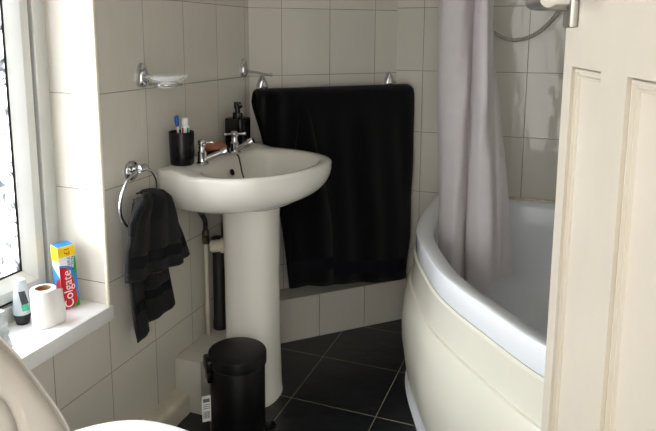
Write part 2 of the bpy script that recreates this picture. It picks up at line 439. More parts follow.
rings = [blend_ring(outer, .995, .472), blend_ring(outer, 1.0, .476), blend_ring(outer, 1.0, .535), blend_ring(outer, .9985, .5395), blend_ring(outer, .995, .541),
         blend_ring(mid, 1, .5385), blend_ring(i2, 1.005, .532), blend_ring(i2, .992, .526), blend_ring(i2, .985, .515), blend_ring(i2, .968, .40), blend_ring(round_ring(i2, 5), .945, .25), blend_ring(round_ring(i2, 8), .90, .15), blend_ring(round_ring(i2, 10), .80, .115), blend_ring(round_ring(i2, 12), .4, .105)]
loft(bm, rings, False, True)
part('tub', bm, M['acrylic'], bath, smooth=60)
prof = [(.002, .474), (.007, .468), (.007, .462), (.006, .45), (.010, .385), (.012, .374), (.019, .3715), (.026, .357), (.036, .30), (.041, .24), (.039, .18), (.030, .12), (.024, .075), (.018, .058)]
bm = B(); fr = [off_front(d, z) for d, z in prof] + [off_front(-.02, .058), off_front(-.02, .462)]
loft(bm, fr+[fr[0]], False, False, closed=False)
part('side_panel', bm, M['panel'], bath, 'bulging cream bath panel', smooth=38)
bm = B(); fr = [off_front(d, z) for d, z in [(-.005, .001), (.024, .001), (.024, .006), (.011, .012), (.009, .06), (-.005, .06)]]
loft(bm, fr+[fr[0]], False, False, closed=False)
part('base_strip', bm, M['acrylic'], bath, smooth=40)
bm = B(); tube(bm, [(.70, FY-.010, .545), (RX-.02, FY-.010, .545)], .006, 8)
part('sealant_line', bm, M['seal'], bath, 'yellowed sealant line where bath meets tiles', smooth=60)

# ------------------------------------------------------------------ shower curtain, rail, hose
def rail_path(z):
    return [(.745, FY-.001, z), (.745, 2.35, z), (.76, 2.15, z), (.80, 1.95, z), (.90, 1.72, z), (1.05, 1.52, z), (1.25, 1.38, z), (1.5, 1.31, z), (RX-.001, 1.29, z)]
bm = B(); tube(bm, rail_path(1.93), .0125, 12, smooth=6)
tag(obj('curtain_rail', bm, M['chrome'], smooth=60), 'curved chrome rail high above the bath carrying the grey shower curtain', 'curtain rail')
# pleated path in plan: (top x, top y, bottom x, bottom y)
CP = [(.690, 2.115, .718, 2.12), (.708, 2.072, .738, 2.075), (.768, 2.045, .778, 2.04), (.797, 2.05, .803, 2.05), (.806, 2.085, .812, 2.09), (.815, 2.075, .822, 2.06), (.834, 2.035, .868, 2.02),
      (.856, 2.03, .908, 2.025), (.860, 2.065, .918, 2.075), (.864, 2.075, .935, 2.085), (.864, 2.10, .966, 2.11)]
def pleat_path(P):        # straight faces with tight, ironed-looking folds
    q = [P[0]]
    for a, b, c in zip(P, P[1:], P[2:]):
        q += [tuple(lerp(b[i], a[i], .22) for i in range(2))+(0,), tuple(lerp(b[i], c[i], .22) for i in range(2))+(0,)]
    return smooth_path(q+[P[-1]], 5)
top = pleat_path([(a, b, 0) for a, b, _, _ in CP]); bot = pleat_path([(c, d, 0) for _, _, c, d in CP])
ct = thing('shower_curtain', 'grey fabric shower curtain bunched in folds, hanging into the bath', 'shower curtain', (.8, 2.07, .36))
nc = len(top)-1
def fcur(u, v):
    i = u*nc; k = int(min(i, nc-1)); f = i-k
    zb = .352+.02*sin(u*9)*u + (.035*sm((u-.86)/.14)) 
    w = v**1.3 if u > .5 else v
    z = lerp(1.915, zb, v)
    a = top[k].lerp(top[k+1], f); b = bot[k].lerp(bot[k+1], f)
    p = a.lerp(b, sm((v-.42)/.58)*.5+max(0, (v-.42)/.58)*.5)
    n = .0035*sin(v*17+u*21)*sin(u*14+1)+.0022*sin(v*37+u*16)*sin(v*9+2)
    return (p.x+n*.7, p.y-n, z)
bm = sheet(fcur, nc, 70, .0022)
part('curtain_cloth', bm, M['curtain'], ct, smooth=70)
for i in (4, 22, 40, 58, 76):
    p = top[min(i, nc)]
    bm = B(); d = Vector((p.x, p.y, 1.915))
    # ring loops over the rail
    rp = min(smooth_path(rail_path(1.93), 6), key=lambda q: (q.x-p.x)**2+(q.y-p.y)**2)
    c = Vector((rp.x, rp.y, 1.922)); 
    ax = Vector((p.x-rp.x, p.y-rp.y, 0)); ax = ax.normalized() if ax.length > .004 else Vector((1, 0, 0))
    tube(bm, [c+ax*cos(t)*.019+Vector((0, 0, sin(t)*.022)) for t in [2*pi*k/20 for k in range(20)]], .0022, 6, closed=True)
    part('curtain_ring', bm, M['white'], ct, smooth=60)
sh = thing('shower_hose', 'ribbed metal shower hose looping down in front of the far wall tiles', 'shower hose', (.93, 2.50, 1.6))
hp = [(.70, 2.50, 1.62), (.715, 2.50, 1.45), (.755, 2.49, 1.29), (.80, 2.482, 1.215), (.84, 2.48, 1.182), (.88, 2.48, 1.163), (.92, 2.48, 1.160), (.965, 2.48, 1.173), (1.012, 2.48, 1.207), (1.058, 2.48, 1.266), (1.095, 2.49, 1.34), (1.12, 2.50, 1.46), (1.13, 2.505, 1.60)]
hs = smooth_path(hp, 24)
bm = B(); tube(bm, hs, lambda t: .0068+.0012*sin(t*len(hs)*1.6), 10); part('hose', bm, M['steel'], sh, smooth=80)
bm = B(); lathe(bm, [(.028, 0), (.028, .006), (.012, .012), (.012, .048), (.010, .052)], (1.13, FY, 1.61), 24, axis=(0, -1, 0)); part('wall_outlet', bm, M['chrome'], sh)
bm = B(); tube(bm, [(.70, 2.50, 1.60), (.70, 2.495, 1.72), (.70, 2.47, 1.79)], .011, 12, smooth=5)
lathe(bm, [(.012, -.03), (.04, -.012), (.042, 0), (.038, .003)], (.70, 2.44, 1.79), 28, axis=(0, -.85, -.5)); part('handset', bm, M['chrome'], sh)
bm = B(); box(bm, (.686, 2.49, 1.64), (.714, FY, 1.68), .004); part('handset_bracket', bm, M['chrome'], sh)

# ------------------------------------------------------------------ washbasin
wb = thing('washbasin', 'white ceramic pedestal washbasin against the left wall', 'washbasin', (.19, 1.745, 0))
CY = 1.752
outl = [(0, 1.502), (.045, 1.486), (.10, 1.477), (.18, 1.473), (.25, 1.490), (.31, 1.527), (.36, 1.587), (.40, 1.665), (.418, 1.745), (.420, 1.82), (.405, 1.885), (.367, 1.935), (.316, 1.973), (.25, 2.002), (.18, 2.018), (.10, 2.028), (.04, 2.030), (0, 2.030)]
ol = [Vector((x, y, 0)) for x, y in outl]
sp = smooth_path([(x, y, 0) for x, y in outl], 6)
NW = 112; wc = Vector((.235, CY, 0))
wo = resample_angle(sp, wc, NW)
inl = [Vector((x, y, 0)) for x, y in [(.118, 1.56), (.16, 1.525), (.215, 1.515), (.27, 1.532), (.32, 1.575), (.358, 1.64), (.378, 1.715), (.384, 1.79), (.372, 1.86), (.338, 1.91), (.29, 1.945), (.23, 1.968), (.165, 1.972), (.118, 1.945), (.104, 1.88), (.100, 1.755), (.104, 1.63)]]
ins = smooth_path([*inl, inl[0]], 6)
wi = resample_angle(ins, wc, NW)
def wring(kx, ky, z):
    return [Vector((p.x*kx if p.x > .001 else 0.0, CY+(p.y-CY)*ky, z)) for p in wo]
def deckz(p):     # tap deck a little higher than the front rim
    return .782+.013*sm((.13-p.x)/.06)
def mixr(t, z=None, dz=0):
    out = []
    for a, b in zip(wo, wi):
        p = a.lerp(b, t); p = Vector((p.x, p.y, (deckz(p) if z is None else z)+dz)); out.append(p)
    return out
bm = B()
under = [(.64, .68, .664)]+[(.70+.30*cos(a)**.9, .72+.28*cos(a)**.9, .766-.101*sin(a)) for a in [radians(d) for d in (86, 80, 72, 62, 50, 38, 26, 14, 5)]]+[(1, 1, .772)]
rings = [wring(*u) for u in under]
r_ = mixr(0); rings.append([Vector((p.x, p.y, p.z-.004)) for p in r_])
rings += [mixr(.12, dz=.0005), mixr(.5, dz=.001), mixr(.85, dz=0), mixr(1.0, dz=-.004)]
bw = Vector((.235, CY+.0, 0))
for k, z in ((.975, .765), (.94, .74), (.87, .70), (.74, .672), (.52, .655), (.28, .648), (.08, .646)):
    rings.append([Vector((bw.x+(p.x-bw.x)*k, bw.y+(p.y-bw.y)*k, z)) for p in wi])
loft(bm, rings, True, True)
part('basin', bm, M['ceramic'], wb, smooth=70)
# pedestal
def pring(cx, rx, ry, z, n=56, e=2.5):
    out = []
    for i in range(n):
        a = 2*pi*i/n; c, s = cos(a), sin(a)
        out.append((cx+rx*abs(c)**(2/e)*(1 if c > 0 else -1), 1.742+ry*abs(s)**(2/e)*(1 if s > 0 else -1), z))
    return out
bm = B()
loft(bm, [pring(.189, .087, .097, 0), pring(.189, .088, .098, .006), pring(.189, .085, .095, .02), pring(.189, .084, .094, .06), pring(.188, .082, .092, .2), pring(.187, .081, .091, .42), pring(.187, .083, .093, .58), pring(.187, .086, .096, .6635)])
part('pedestal', bm, M['ceramic'], wb, smooth=60)
# overflow + chain
bm = B(); lathe(bm, [(.011, 0), (.011, .003), (.007, .004), (.006, -.002)], (.116, 1.748, .742), 20, axis=(.93, 0, .35)); part('overflow_ring', bm, M['blackplastic'], wb, 'dark overflow hole')
bm = B()
cpts = smooth_path([(.112, 1.79, .793), (.119, 1.79, .786), (.124, 1.79, .765), (.130, 1.79, .735), (.141, 1.79, .705), (.165, 1.785, .675)], 8)
for p in cpts[::1]:
    t = bmesh.new(); bmesh.ops.create_uvsphere(t, u_segments=8, v_segments=6, radius=.0028); merge(bm, t, Matrix.Translation(p))
chn = part('plug_chain', bm, M['copper'], wb, 'tarnished bead plug chain')
bm = B(); lathe(bm, [(.016, 0), (.018, .008), (.006, .011), (.004, .018)], (.175, 1.783, .665), 20, axis=(-.5, 0, .86)); part('plug', bm, M['blackplastic'], chn)
# taps
def tap(y, x=.092, rz=0., ln=1.):
    z0 = .795
    Rm = Matrix.Translation((x, y, z0)) @ Matrix.Rotation(rz, 4, 'Z')
    bm = B(); lathe(bm, [(.019, 0), (.019, .004), (.0145, .008), (.013, .03), (.0145, .034), (.0105, .04), (.0105, .052), (.008, .056)], (0, 0, 0), 24)
    bmesh.ops.transform(bm, matrix=Rm, verts=bm.verts)
    t_ = part('tap', bm, M['chrome'], wb, smooth=40)
    bm = B(); tube(bm, [(.008, 0, .012), (.04*ln, 0, .027), (.066*ln, 0, .037)], lambda t: .0095-.0015*t, 14, smooth=4)
    lathe(bm, [(.008, -.004), (.0125, -.001), (.0125, .015), (.010, .018)], (.064*ln, 0, .0365), 20, axis=(.85, 0, .38))
    bmesh.ops.transform(bm, matrix=Rm, verts=bm.verts); part('spout', bm, M['chrome'], t_, smooth=50)
    bm = B(); lathe(bm, [(.008, .055), (.0125, .059), (.0125, .066), (.010, .071), (.004, .074)], (0, 0, 0), 20)
    for a in range(4):
        d = Vector((cos(a*pi/2+.5), sin(a*pi/2+.5), 0))
        tube(bm, [d*.008+Vector((0, 0, .0635)), d*.028+Vector((0, 0, .0635)), d*.033+Vector((0, 0, .0635))], lambda t: .0036+.0016*sm((t-.5)*2), 10)
        s_ = bmesh.new(); bmesh.ops.create_uvsphere(s_, u_segments=10, v_segments=8, radius=.0058); merge(bm, s_, Matrix.Translation(d*.033+Vector((0, 0, .0635))))
    bmesh.ops.transform(bm, matrix=Rm, verts=bm.verts); part('cross_handle', bm, M['chrome'], t_, smooth=50)
tap(1.607, .094, .25); tap(1.800, .100, .2, .74)

# ------------------------------------------------------------------ things on the basin
DZ = .7955
tb = thing('tumbler', 'round black toothbrush tumbler on the near back corner of the basin', 'tumbler', (.047, 1.572, DZ))
bm = B(); lathe(bm, [(.029, 0), (.033, .002), (.0355, .008), (.0365, .05), (.037, .098), (.0362, .100), (.0345, .098), (.034, .05), (.033, .010), (.03, .008)], (0, 0, 0), 40)
bmesh.ops.translate(bm, vec=tb.location, verts=bm.verts); part('cup', bm, M['blackplastic'], tb)
tb2 = thing('toothbrush', 'blue toothbrush with pale blue bristles standing in the black tumbler', 'toothbrush', (.034, 1.572, DZ+.011))
bm = B(); tube(bm, [(0.0410, 1.5730, DZ+.013), (0.0380, 1.5710, DZ+.08), (0.0360, 1.5700, DZ+.112), (0.0350, 1.5690, DZ+.124)], lambda t: .0042-.0015*t, 10, smooth=4)
part('handle', bm, M['white'], tb2, 'white toothbrush handle')
bm = B(); tube(bm, [(0.0355, 1.5700, DZ+.114), (0.0350, 1.5690, DZ+.123), (0.0345, 1.5680, DZ+.134), (0.0340, 1.5670, DZ+.142), (0.0335, 1.5660, DZ+.146)], lambda t: .0035+.0035*sin(pi*min(1, t*1.05))**.7, 12, smooth=4)
part('head', bm, M['brushblue'], tb2, 'blue toothbrush head')
bm = B()
for k in range(4): box(bm, (.028, 1.570, DZ+.130+k*.004), (.037, 1.580, DZ+.1335+k*.004), .0008)
part('bristles', bm, M['cyan'], tb2, 'pale blue bristles')
tp = thing('toothpaste_tube', 'white capped toothpaste tube with red and green stripes in the black tumbler', 'toothpaste tube', (.047, 1.59, DZ+.011))
c_ = Vector((.053, 1.584, DZ+.0105)); TK = .90
bm = B()
loft(bm, [[(c_.x+a*cos(t), c_.y+b*sin(t), c_.z+h*TK) for t in [2*pi*k/24 for k in range(24)]] for a, b, h in ((.002, .016, 0), (.008, .0155, .04), (.012, .0135, .095), (.012, .012, .113), (.007, .007, .117))])
tbd = part('tube_body', bm, M['cartonwhite'], tp)
bm = B(); lathe(bm, [(.0085, .104), (.0095, .106), (.0092, .126), (.008, .128)], c_, 24); part('cap', bm, M['white'], tp)
for nm, m, a0 in (('red_stripe', 'red', -1.6), ('green_stripe', 'green', -.35)):
    bm = B()
    loft(bm, [[(c_.x+a*1.03*cos(t), c_.y+b*1.03*sin(t), c_.z+h*TK) for t in [a0-.22+.11*k for k in range(5)]] for a, b, h in ((.011, .0139, .085), (.0122, .0133, .098), (.0122, .0122, .111))], False, False, closed=False)
    bmesh.ops.solidify(bm, geom=bm.faces[:], thickness=.0004); part(nm, bm, M[m], tbd)
sd = thing('soap_dish', 'shallow black soap dish between the two basin taps', 'soap dish', (.054, 1.740, DZ))
bm = B(); lathe(bm, [(.5, 0), (.62, .002), (.85, .012), (1, .022), (.985, .024), (.94, .023), (.8, .013), (.55, .006)], (0, 0, 0), 44)
for v in bm.verts: v.co.x *= .038; v.co.y *= .066
bmesh.ops.translate(bm, vec=sd.location, verts=bm.verts); part('dish', bm, M['blackplastic'], sd, smooth=60)
bm = B(); t = bmesh.new(); bmesh.ops.create_uvsphere(t, u_segments=32, v_segments=18, radius=1)
for v in t.verts:
    x, y, z = v.co; e = lambda a, p: (1 if a > 0 else -1)*abs(a)**p
    v.co = Vector((e(x, .8)*.029, e(y, .8)*.046, e(z, .85)*.016))
merge(bm, t, Matrix.Translation((.056, 1.748, DZ+.026)))
tag(obj('soap_bar', bm, M['soap'], smooth=60), 'brown bar of soap lying in the black soap dish', 'soap')
dp = thing('soap_dispenser', 'black soap dispenser with a pump at the far back corner of the basin', 'soap dispenser', (.050, 1.915, DZ))
bm = B()
def rr(hx, hy, z, e=5):
    return [(.050+hx*abs(cos(t))**(2/e)*(1 if cos(t) > 0 else -1), 1.915+hy*abs(sin(t))**(2/e)*(1 if sin(t) > 0 else -1), z) for t in [2*pi*(k+.5)/48 for k in range(48)]]
loft(bm, [rr(.033, .034, DZ), rr(.036, .037, DZ+.004), rr(.036, .037, DZ+.096), rr(.034, .035, DZ+.101), rr(.016, .016, DZ+.103)]); part('bottle', bm, M['blackplastic'], dp, smooth=50)
bm = B(); lathe(bm, [(.017, .102), (.017, .118), (.009, .120), (.009, .132), (.0125, .133), (.0125, .152), (.011, .155)], (.050, 1.915, DZ), 28)
tube(bm, [(.050, 1.915, DZ+.147), (.066, 1.90, DZ+.147), (.078, 1.888, DZ+.143)], .0055, 10, smooth=3); part('pump', bm, M['blackplastic'], dp, smooth=50)

# ------------------------------------------------------------------ pipes under the basin
wp = thing('water_pipe', 'thin white water pipe with a braided hose behind the pedestal', 'pipe', (.014, 1.738, .175))
bm = B(); tube(bm, [(.016, 1.742, .1755), (.016, 1.742, .50)], .0078, 14); part('riser', bm, M['wastepvc'], wp, smooth=60)
bm = B(); lathe(bm, [(.011, .495), (.012, .50), (.012, .535), (.010, .54)], (.016, 1.742, 0), 16); box(bm, (.014, 1.722, .508), (.03, 1.738, .526), .002)
part('valve', bm, M['copper'], wp, 'dull brass isolating valve', smooth=40)
bm = B(); tube(bm, [(.016, 1.742, .538), (.018, 1.738, .575), (.024, 1.70, .612), (.05, 1.66, .625), (.09, 1.62, .645)], .0075, 12, smooth=6); part('braided_hose', bm, M['braid'], wp, smooth=60)
sw = thing('waste_pipe', 'cream plastic waste pipe bending from the pedestal into the dark soil pipe', 'pipe', (.06, 1.80, .5))
bm = B(); tube(bm, [(.046, 1.724, .494), (.07, 1.733, .497), (.10, 1.742, .500), (.14, 1.748, .503)], .020, 18, smooth=4); part('pipe_run', bm, M['wastepvc'], sw, smooth=60)
bm = B(); tube(bm, [(.078, 1.735, .498), (.10, 1.742, .500)], .0245, 18); part('collar', bm, M['wastepvc'], sw, smooth=40)
sp_ = thing('soil_pipe', 'dark upright soil pipe in the shadow behind the pedestal', 'pipe', (.036, 1.825, .175))
bm = B(); lathe(bm, [(.0235, .1755), (.0235, .205), (.021, .21), (.021, .472), (.0235, .474), (.0235, .50), (.018, .502)], (.030, 1.800, 0), 28); part('pipe_body', bm, M['soil'], sp_)
h2 = thing('supply_hose', 'dark braided supply hose close beside the pedestal, under the basin', 'hose', (.03, 1.845, .1755))
bm = B(); tube(bm, [(.09, 1.85, .655), (.060, 1.848, .635), (.034, 1.842, .59), (.026, 1.842, .53)], .0075, 12, smooth=6); part('hose_body', bm, M['braid'], h2, smooth=60)
bm = B(); tube(bm, [(.026, 1.842, .54), (.022, 1.846, .40), (.016, 1.850, .1755)], .0085, 12, smooth=3); part('pipe_tail', bm, M['copper'], h2, 'brass pipe tail', smooth=60)

# ------------------------------------------------------------------ pedal bin
bn = thing('pedal_bin', 'small round black pedal bin in front of the pedestal', 'bin', (.247, 1.522, 0))
bx, by = .247, 1.522
bm = B(); lathe(bm, [(.078, .004), (.080, .008), (.080, .232), (.078, .236)], (bx, by, 0), 56); part('bin_body', bm, M['blacksteel'], bn)
bm = B(); lathe(bm, [(.083, .233), (.085, .235), (.085, .264), (.0835, .2675), (.080, .2685), (.04, .2705), (.01, .271)], (bx, by, 0), 56); part('bin_lid', bm, M['blacksteel'], bn)
bm = B(); lathe(bm, [(.083, 0), (.084, .002), (.084, .014), (.081, .016)], (bx, by, 0), 56); part('base_ring', bm, M['blackplastic'], bn)
hd = Vector((-.74, -.67, 0)).normalized(); hs_ = Vector((.67, -.74, 0)).normalized()
HM = Matrix(((hd.x, hs_.x, 0, bx), (hd.y, hs_.y, 0, by), (0, 0, 1, 0), (0, 0, 0, 1)))
bm = B(); box(bm, (.066, -.026, .222), (.097, .026, .262), .006); box(bm, (.078, -.02, .19), (.093, .02, .225), .004); bmesh.ops.transform(bm, matrix=HM, verts=bm.verts)
part('hinge', bm, M['blackplastic'], bn, smooth=40)
bm = B(); tube(bm, [(.084, .008, .20), (.0865, .008, .11), (.084, .008, .02)], .0025, 8, smooth=3); bmesh.ops.transform(bm, matrix=HM, verts=bm.verts)
part('pedal_rod', bm, M['steel'], bn, 'steel rod', smooth=50)
bm = B(); box(bm, (.0835, .010, .070), (.109, .0112, .150)); bmesh.ops.transform(bm, matrix=HM, verts=bm.verts)
lb = part('tag', bm, M['white'], bn, 'white product tag')
bm = B()
for a, b in ((.130, .141), (.122, .124), (.116, .118), (.110, .112)): box(bm, (.087, .0111, a), (.106, .0116, b))
for j in range(8): box(bm, (.087+j*.0024, .0111, .080), (.0878+j*.0024+(.0007 if j % 3 else 0), .0116, .102))
bmesh.ops.transform(bm, matrix=HM, verts=bm.verts); part('tag_print', bm, M['greyprint'], lb, 'grey printed bars', smooth=0)
pd = Vector((.83, .55, 0))
bm = B(); box(bm, (-.112, -.02, .006), (-.078, .02, .016), .004); bmesh.ops.transform(bm, matrix=HM, verts=bm.verts); part('pedal', bm, M['blackplastic'], bn, smooth=40)

# ------------------------------------------------------------------ chrome wall fittings
def wall_plate(bm, c, nrm, w, h, d=.02):
    """tear-drop mount: narrow rounded top, wider foot"""
    nrm = Vector(nrm).normalized(); side = Vector((0, 0, 1)).cross(nrm)
    n = 28; rings = []
    for k, (sc, dd) in enumerate(((1, 0), (1, .25), (.93, .6), (.75, .85), (.45, .97), (.1, 1.0))):
        r = []
        for i in range(n):
            a = 2*pi*i/n; z = sin(a)*h/2; ww = w/2*(.80-.34*sin(a)-.0*sin(a)**2)
            r.append(Vector(c)+side*cos(a)*ww*1.25*sc+Vector((0, 0, z*sc-h*.18*(1-sc)))+nrm*d*dd)
        rings.append(r)
    loft(bm, rings); return bm
gd = thing('glass_soap_dish', 'clear glass soap dish in a chrome ring on the left wall', 'soap dish holder', (0, 1.47, 1.05))
bm = B(); wall_plate(bm, (0, 1.450, 1.066), (1, 0, 0), .040, .068, .022); part('wall_plate', bm, M['chrome'], gd, smooth=60)
gx, gy, gz = .078, 1.462, 1.046
bm = B(); tube(bm, [(.012, 1.452, 1.046), (.025, 1.455, 1.042), (.040, 1.458, 1.042)], .005, 10, smooth=3)
tube(bm, [(gx+.040*cos(t), gy+.040*sin(t), 1.042) for t in [2*pi*k/40 for k in range(40)]], .0038, 8, closed=True)
part('holder_ring', bm, M['chrome'], gd, smooth=60)
bm = B(); lathe(bm, [(.025, -.014), (.034, -.010), (.036, .0), (.050, .006), (.060, .018), (.061, .021), (.058, .020), (.048, .010), (.034, .004), (.025, .002)], (gx, gy, gz+.0), 44); part('glass_bowl', bm, M['glass'], gd, 'clear glass dish', smooth=60)
hk = thing('robe_hook', 'small chrome hook with an outstretched arm near the wall corner', 'hook', (0, 2.045, 1.05))
bm = B(); wall_plate(bm, (0, 2.05, 1.060), (1, 0, 0), .036, .068, .02); part('wall_plate', bm, M['chrome'], hk, smooth=60)
bm = B(); tube(bm, [(.012, 2.05, 1.047), (.05, 2.045, 1.046), (.09, 2.04, 1.041), (.118, 2.036, 1.037)], lambda t: .0055-.002*t, 10, smooth=4)
t = bmesh.new(); bmesh.ops.create_uvsphere(t, u_segments=14, v_segments=10, radius=.0065); merge(bm, t, Matrix.Translation((.121, 2.036, 1.0385)))
part('arm', bm, M['chrome'], hk, smooth=60)
tr = thing('towel_ring', 'chrome towel ring on the left wall beside the window', 'towel ring', (0, 1.39, .82))
bm = B(); lathe(bm, [(.028, 0), (.028, .005), (.024, .010), (.012, .013)], (0, 1.390, .809), 36, axis=(1, 0, 0)); part('wall_plate', bm, M['chrome'], tr)
bm = B(); tube(bm, [(.008, 1.390, .811), (.035, 1.376, .822), (.058, 1.362, .826)], lambda t: .011-.001*t, 14, smooth=3)
tube(bm, [(.058, 1.348, .826), (.058, 1.378, .826)], .0105, 14); part('bracket', bm, M['chrome'], tr, smooth=40)
rc = Vector((.058, 1.360, .744))
bm = B(); tube(bm, [rc+Vector((.010*sin(t)-.010, cos(t)*.080, sin(t)*.080)) for t in [2*pi*k/64 for k in range(64)]], .0042, 10, closed=True); part('ring', bm, M['chrome'], tr, smooth=60)

# towel bar on the diagonal wall; local frame s (along), n (out), z
SD = Vector((S2, S2, 0)); ND = Vector((S2, -S2, 0)); O0 = Vector((0, YC, 0))
def DG(s, n, z): return O0+SD*s+ND*n+Vector((0, 0, z))
rl = thing('towel_rail', 'chrome towel bar on the diagonal wall beneath the black bath towel', 'towel rail', DG(.32, 0, .97))
for s in (.048, .594):
    bm = B(); wall_plate(bm, DG(s, 0, .995), ND, .042, .075, .022)
    tube(bm, [DG(s, .01, .975), DG(s, .04, .968), DG(s, .066, .962)], lambda t: .012-.003*t, 12, smooth=3); part('wall_mount', bm, M['chrome'], rl, smooth=50)
bm = B(); tube(bm, [DG(.045, .066, .962), DG(.597, .066, .962)], .0075, 12); part('bar', bm, M['chrome'], rl, smooth=60)
# bath towel
tw = thing('bath_towel', 'large black bath towel draped over the rail on the diagonal wall', 'towel', DG(.33, .08, .2))
def sl(z): return interp(z, [(.2, .112), (.30, .100), (.45, .086), (.62, .06), (.70, .048), (.76, .040), (.82, .026), (.88, .008), (.93, -.008), (.985, -.001)])
def sr(z): return interp(z, [(.17, .640), (.35, .655), (.55, .660), (.75, .668), (.88, .672), (.95, .672), (.985, .645)])
def wav(s, z):
    f = sm((.985-z)/.3)
    return f*(.006*sin(s*26+.6+z*1.5)+.004*sin(s*55+z*3))+.0025*sin(z*22+s*9)*f
def tfront(u, v):
    # v 0..1 from behind the bar, over it, down the front
    if v < .12:
        t = v/.12; z = lerp(.70, .955, t); n = .040; 
    elif v < .2:
        a = pi*(1-(v-.12)/.08); n = .066+.024*cos(a); z = .957+.022*sin(a)
    else:
        t = (v-.2)/.8; zb = .228-.050*u; z = lerp(.955, zb, t); n = lerp(.092, .118, sm(t*1.2))
    s = lerp(sl(z), sr(z), u)
    w = wav(s, z) if v >= .2 else 0
    n2 = n+w
    # gathered left end
    if v >= .2: n2 += .012*sin((s-.02)*75-z*3)*sm((.17-s)/.17)*sm((z-.55)/.3)
    if v < .2: s = lerp(sl(z), min(sr(z), .585+n*.9), u)
    n2 = max(n2, s-.631+.012)
    if v >= .2 and u > .93: n2 -= .02*((u-.93)/.07)**2; n2 = max(n2, s-.631+.012)
    n2 = max(n2, -s+.012)
    return DG(s, n2, z)
part('towel_body', sheet(tfront, 70, 90, .012), M['towel'], tw, smooth=60)
def tflap(u, v):
    z = lerp(.94, .226+.005*sin(u*4), v)
    s0 = lerp(lerp(.16, .108, sm(v*1.5)), 0, 0); s1 = lerp(.20, .286, sm(v*1.3))
    s = lerp(s0, s1, u)
    e = sin(pi*u)**.5 if 0 < u < 1 else 0
    base = lerp(.092, .118, sm(((.955-z)/.75)*1.2))+wav(s, z)
    return DG(s, base+(.007+.016*e)*sm(v*3+.1), z)
part('folded_edge', sheet(tflap, 26, 60, .011), M['towel'], tw, smooth=60)
def tband(u, v):
    z = lerp(.335, .287, v); s = lerp(.112, .283, u)
    e = sin(pi*min(max(u, 0.02), .98))**.5
    base = lerp(.092, .118, sm(((.955-z)/.75)*1.2))+wav(s, z)
    return DG(s, base+.007+.016*e+.0065, z)
part('woven_band', sheet(tband, 24, 6, .003), M['towelband'], tw, smooth=60)
def tband2(u, v):
    s = lerp(.295, .645, u); z = lerp(.30, .25, v)-.03*u
    p = tfront(min(1, (s-sl(z))/(sr(z)-sl(z))), .2+.8*min(1, (.955-z)/(.955-.215)))
    return Vector((p.x, p.y, z))+ND*.0065
part('woven_band', sheet(tband2, 40, 6, .003), M['towelband'], tw, smooth=60)

# hand towel through the ring: a folded front fall and a rear tail
ht = thing('hand_towel', 'dark charcoal hand towel hanging folded through the chrome towel ring', 'towel', (.06, 1.37, .40))
random.seed(3)
def hfront(u, v):
    # gathered at the ring, opening into a skewed flap
    L = [(0, 1.345, .744), (.05, 1.312, .751), (.12, 1.288, .741), (.3, 1.258, .705), (.65, 1.256, .625), (1, 1.257, .546)]
    R_ = [(0, 1.376, .750), (.05, 1.408, .752), (.12, 1.430, .737), (.3, 1.464, .693), (.65, 1.505, .615), (1, 1.548, .533)]
    def at(T, v):
        for a, b in zip(T, T[1:]):
            if v <= b[0]:
                t = (v-a[0])/(b[0]-a[0]); return lerp(a[1], b[1], t), lerp(a[2], b[2], t)
        return T[-1][1:]
    a = at(L, v); b = at(R_, v)
    y = lerp(a[0], b[0], u); z = lerp(a[1], b[1], u)-.012*sin(pi*u)*v*0
    e = (4*u*(1-u))**.5 if 0 < u < 1 else 0
    x = .070+.040*e*(1-.25*v)+.012*sin(u*9+1.2+v*.8)*(1-.35*v)+.007*sin(u*24+v*5)
    x -= .03*sm((.12-v)/.12)*(1-.3*e)
    return (x, y, z+.012*e*sm((.15-v)/.15))
part('towel_body', sheet(hfront, 60, 60, .014), M['handtowel'], ht, smooth=70)
def htail(u, v):
    L = [(0, 1.345, .74), (.3, 1.285, .60), (.6, 1.300, .50), (1, 1.322, .348)]
    R_ = [(0, 1.40, .74), (.3, 1.445, .62), (.6, 1.475, .51), (1, 1.508, .396)]
    def at(T, v):
        for a, b in zip(T, T[1:]):
            if v <= b[0]:
                t = (v-a[0])/(b[0]-a[0]); return lerp(a[1], b[1], t), lerp(a[2], b[2], t)
        return T[-1][1:]
    a = at(L, v); b = at(R_, v)
    y = lerp(a[0], b[0], u); z = lerp(a[1], b[1], u)
    return (.044+.014*sin(u*9+1)*(.4+.6*v)+.006*sin(u*19+v*4), y, z)
part('hanging_tail', sheet(htail, 34, 40, .016), M['handtowel'], ht, smooth=70)
def hband(F, v0, v1, off):
    def f(u, v):
        p = Vector(F(.02+.96*u, lerp(v0, v1, v))); return p+Vector((off, -off*.35, 0))
    return f
part('woven_band', sheet(hband(hfront, .70, .84, .0075), 40, 8, .003), M['handband'], ht, smooth=60)
part('woven_band', sheet(hband(htail, .70, .78, .0095), 30, 6, .003), M['handband'], ht, smooth=60)

